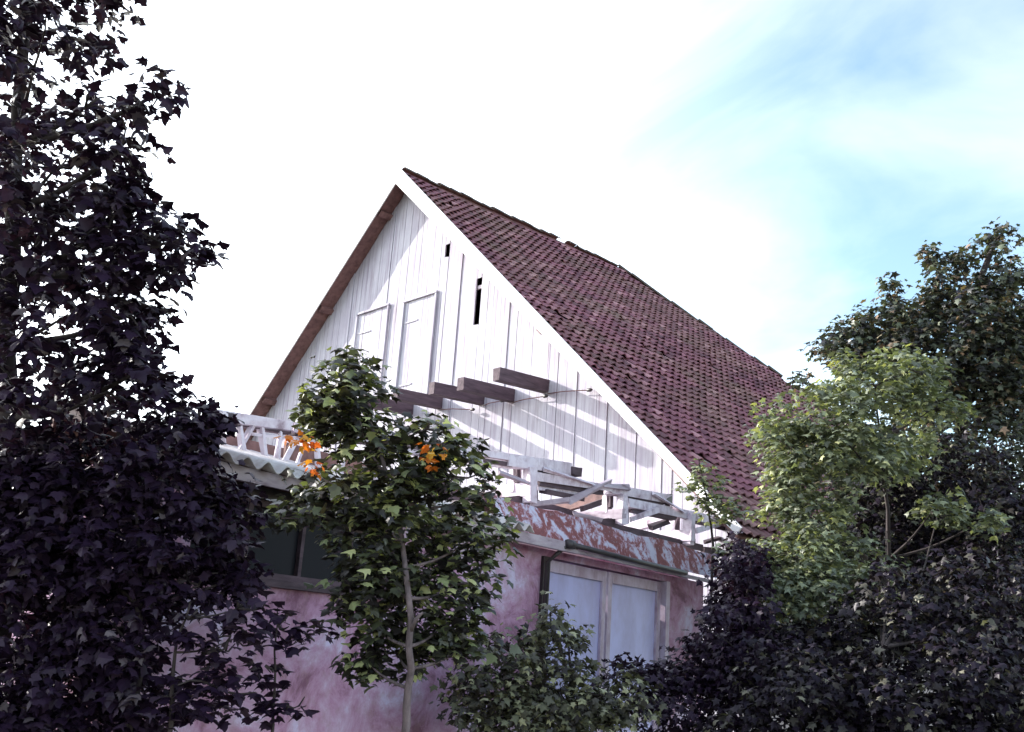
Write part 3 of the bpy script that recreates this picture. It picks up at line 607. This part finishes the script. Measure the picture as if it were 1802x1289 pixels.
# young maple in the middle
cb = base_of(712, 1270, 5.45)
cen, crn = tree('maple_tree', 'young green maple with pale slender trunk in front of the shed', 'tree', cb,
     [(712, 1270, 5.45), (722, 1180, 5.42), (722, 1050, 5.42), (700, 900, 5.75), (640, 720, 5.8), (612, 640, 5.8)], 5.8, 0.026,
     [(612, 665, 5.8, 52, 38, 0.22, 22), (605, 720, 5.8, 62, 36, 0.3, 24), (640, 770, 5.8, 76, 42, 0.35, 30), (570, 700, 5.8, 38, 28, 0.2, 10), (690, 830, 5.8, 95, 46, 0.4, 34), (620, 860, 5.8, 80, 36, 0.35, 22), (800, 840, 5.8, 72, 54, 0.35, 18),
      (850, 870, 5.8, 46, 34, 0.25, 8), (700, 920, 5.8, 125, 50, 0.45, 52), (560, 905, 5.7, 105, 18, 0.25, 17), (830, 950, 5.8, 60, 46, 0.35, 18), (680, 1010, 5.8, 112, 55, 0.45, 62), (800, 1030, 5.8, 70, 46, 0.35, 24), (650, 1090, 5.8, 75, 38, 0.3, 24), (780, 1100, 5.8, 66, 38, 0.3, 20), (700, 1150, 5.8, 60, 30, 0.25, 14), (640, 1160, 5.7, 46, 30, 0.2, 9), (830, 1130, 5.8, 60, 30, 0.25, 12), (750, 755, 5.8, 45, 18, 0.2, 7), (790, 780, 5.8, 60, 22, 0.2, 9)],
     0.064, 10, 0.13, 'hi', 'leaf_mid', 300, None, 1.3, 'bark')
tube('branch', [at_depth(722, 1112, 5.42), at_depth(732, 1090, 5.40), at_depth(744, 1078, 5.38)], [0.014, 0.011, 0.006], 'bark', cen, 7)
for (px, py, rx, ry, n_) in ((764, 788, 16, 14, 4), (768, 815, 24, 8, 3), (552, 818, 18, 14, 4), (518, 770, 26, 10, 3), (545, 778, 20, 12, 2)):
    d_ = scatter([(px, py, 5.35, rx, ry, 0.05, n_)], 0.042, 3, 0.06); leaf_objs(d_, range(len(d_[0])), 'hi', 'leaf_orange', crn)
# right side: sunlit bush, tall dark tree behind it, small vine by the verge, low shrubs
rb = base_of(1560, 1000, 9.5)
tree('leafy_bush', 'pale green sunlit bush overlapping the right end of the barn roof', 'bush', rb,
     [(1570, 1150, 9.6), (1560, 900, 9.6), (1540, 700, 9.6)], 9.5, 0.035,
     [(1540, 680, 9.5, 95, 55, 0.5, 70), (1600, 650, 9.6, 60, 36, 0.4, 30), (1440, 735, 9.4, 85, 50, 0.45, 60), (1390, 790, 9.4, 60, 50, 0.4, 40), (1500, 790, 9.3, 120, 60, 0.6, 95), (1640, 720, 9.7, 70, 50, 0.4, 40), (1385, 870, 9.3, 48, 60, 0.35, 44), (1440, 920, 9.2, 80, 60, 0.45, 60),
      (1400, 985, 8.9, 80, 45, 0.35, 56), (1330, 985, 9.0, 56, 24, 0.2, 22), (1450, 1040, 8.6, 80, 45, 0.3, 46), (1370, 1040, 8.7, 60, 36, 0.25, 26), (1520, 990, 8.9, 50, 50, 0.3, 18), (1560, 800, 9.6, 70, 60, 0.4, 30), (1345, 760, 9.5, 26, 20, 0.2, 8), (1640, 900, 9.3, 40, 30, 0.2, 12), (1730, 915, 9.3, 36, 36, 0.2, 10)],
     0.068, 13, 0.15, 'lo', 'leaf_light', 300, None, 1.2)
tree('broadleaf_tree', 'tall dark tree with reddish shoots rising above the pale bush', 'tree', base_of(1700, 900, 12.5),
     [(1700, 1050, 12.5), (1690, 800, 12.5), (1700, 560, 12.5), (1750, 430, 12.5)], 12.5, 0.12,
     [(1750, 480, 12.5, 50, 50, 0.5, 40), (1752, 425, 12.5, 24, 26, 0.2, 8), (1645, 475, 12.5, 13, 52, 0.12, 13), (1688, 470, 12.5, 20, 40, 0.15, 11), (1565, 520, 12.5, 14, 44, 0.12, 12), (1668, 520, 12.5, 50, 30, 0.2, 16), (1700, 560, 12.4, 110, 60, 0.8, 150), (1560, 585, 12.4, 80, 48, 0.5, 80), (1495, 620, 12.4, 48, 40, 0.35, 46), (1650, 640, 12.3, 150, 70, 0.9, 210), (1760, 640, 12.3, 80, 100, 0.8, 150),
      (1700, 770, 12.2, 150, 90, 0.9, 240), (1720, 920, 12.0, 150, 100, 0.9, 260), (1850, 700, 12.5, 80, 280, 0.9, 130), (1600, 900, 12.0, 130, 110, 0.8, 200), (1500, 830, 12.0, 90, 90, 0.5, 120), (1480, 960, 11.5, 100, 80, 0.5, 120), (1405, 670, 12.3, 18, 12, 0.12, 4)],
     0.080, 14, 0.18, 'lo', 'leaf_back', 120, None, 1.0)
tree('sapling', 'small pale sapling before the foot of the right roof verge', 'sapling', base_of(1250, 900, 10.9), [(1255, 960, 10.9), (1245, 880, 10.9), (1232, 820, 10.9)], 10.9, 0.02,
     [(1232, 825, 10.9, 20, 20, 0.15, 10), (1240, 865, 10.9, 32, 30, 0.2, 20), (1262, 892, 10.9, 36, 22, 0.2, 16)], 0.07, 7, 0.12, 'lo', 'leaf_light', 40)
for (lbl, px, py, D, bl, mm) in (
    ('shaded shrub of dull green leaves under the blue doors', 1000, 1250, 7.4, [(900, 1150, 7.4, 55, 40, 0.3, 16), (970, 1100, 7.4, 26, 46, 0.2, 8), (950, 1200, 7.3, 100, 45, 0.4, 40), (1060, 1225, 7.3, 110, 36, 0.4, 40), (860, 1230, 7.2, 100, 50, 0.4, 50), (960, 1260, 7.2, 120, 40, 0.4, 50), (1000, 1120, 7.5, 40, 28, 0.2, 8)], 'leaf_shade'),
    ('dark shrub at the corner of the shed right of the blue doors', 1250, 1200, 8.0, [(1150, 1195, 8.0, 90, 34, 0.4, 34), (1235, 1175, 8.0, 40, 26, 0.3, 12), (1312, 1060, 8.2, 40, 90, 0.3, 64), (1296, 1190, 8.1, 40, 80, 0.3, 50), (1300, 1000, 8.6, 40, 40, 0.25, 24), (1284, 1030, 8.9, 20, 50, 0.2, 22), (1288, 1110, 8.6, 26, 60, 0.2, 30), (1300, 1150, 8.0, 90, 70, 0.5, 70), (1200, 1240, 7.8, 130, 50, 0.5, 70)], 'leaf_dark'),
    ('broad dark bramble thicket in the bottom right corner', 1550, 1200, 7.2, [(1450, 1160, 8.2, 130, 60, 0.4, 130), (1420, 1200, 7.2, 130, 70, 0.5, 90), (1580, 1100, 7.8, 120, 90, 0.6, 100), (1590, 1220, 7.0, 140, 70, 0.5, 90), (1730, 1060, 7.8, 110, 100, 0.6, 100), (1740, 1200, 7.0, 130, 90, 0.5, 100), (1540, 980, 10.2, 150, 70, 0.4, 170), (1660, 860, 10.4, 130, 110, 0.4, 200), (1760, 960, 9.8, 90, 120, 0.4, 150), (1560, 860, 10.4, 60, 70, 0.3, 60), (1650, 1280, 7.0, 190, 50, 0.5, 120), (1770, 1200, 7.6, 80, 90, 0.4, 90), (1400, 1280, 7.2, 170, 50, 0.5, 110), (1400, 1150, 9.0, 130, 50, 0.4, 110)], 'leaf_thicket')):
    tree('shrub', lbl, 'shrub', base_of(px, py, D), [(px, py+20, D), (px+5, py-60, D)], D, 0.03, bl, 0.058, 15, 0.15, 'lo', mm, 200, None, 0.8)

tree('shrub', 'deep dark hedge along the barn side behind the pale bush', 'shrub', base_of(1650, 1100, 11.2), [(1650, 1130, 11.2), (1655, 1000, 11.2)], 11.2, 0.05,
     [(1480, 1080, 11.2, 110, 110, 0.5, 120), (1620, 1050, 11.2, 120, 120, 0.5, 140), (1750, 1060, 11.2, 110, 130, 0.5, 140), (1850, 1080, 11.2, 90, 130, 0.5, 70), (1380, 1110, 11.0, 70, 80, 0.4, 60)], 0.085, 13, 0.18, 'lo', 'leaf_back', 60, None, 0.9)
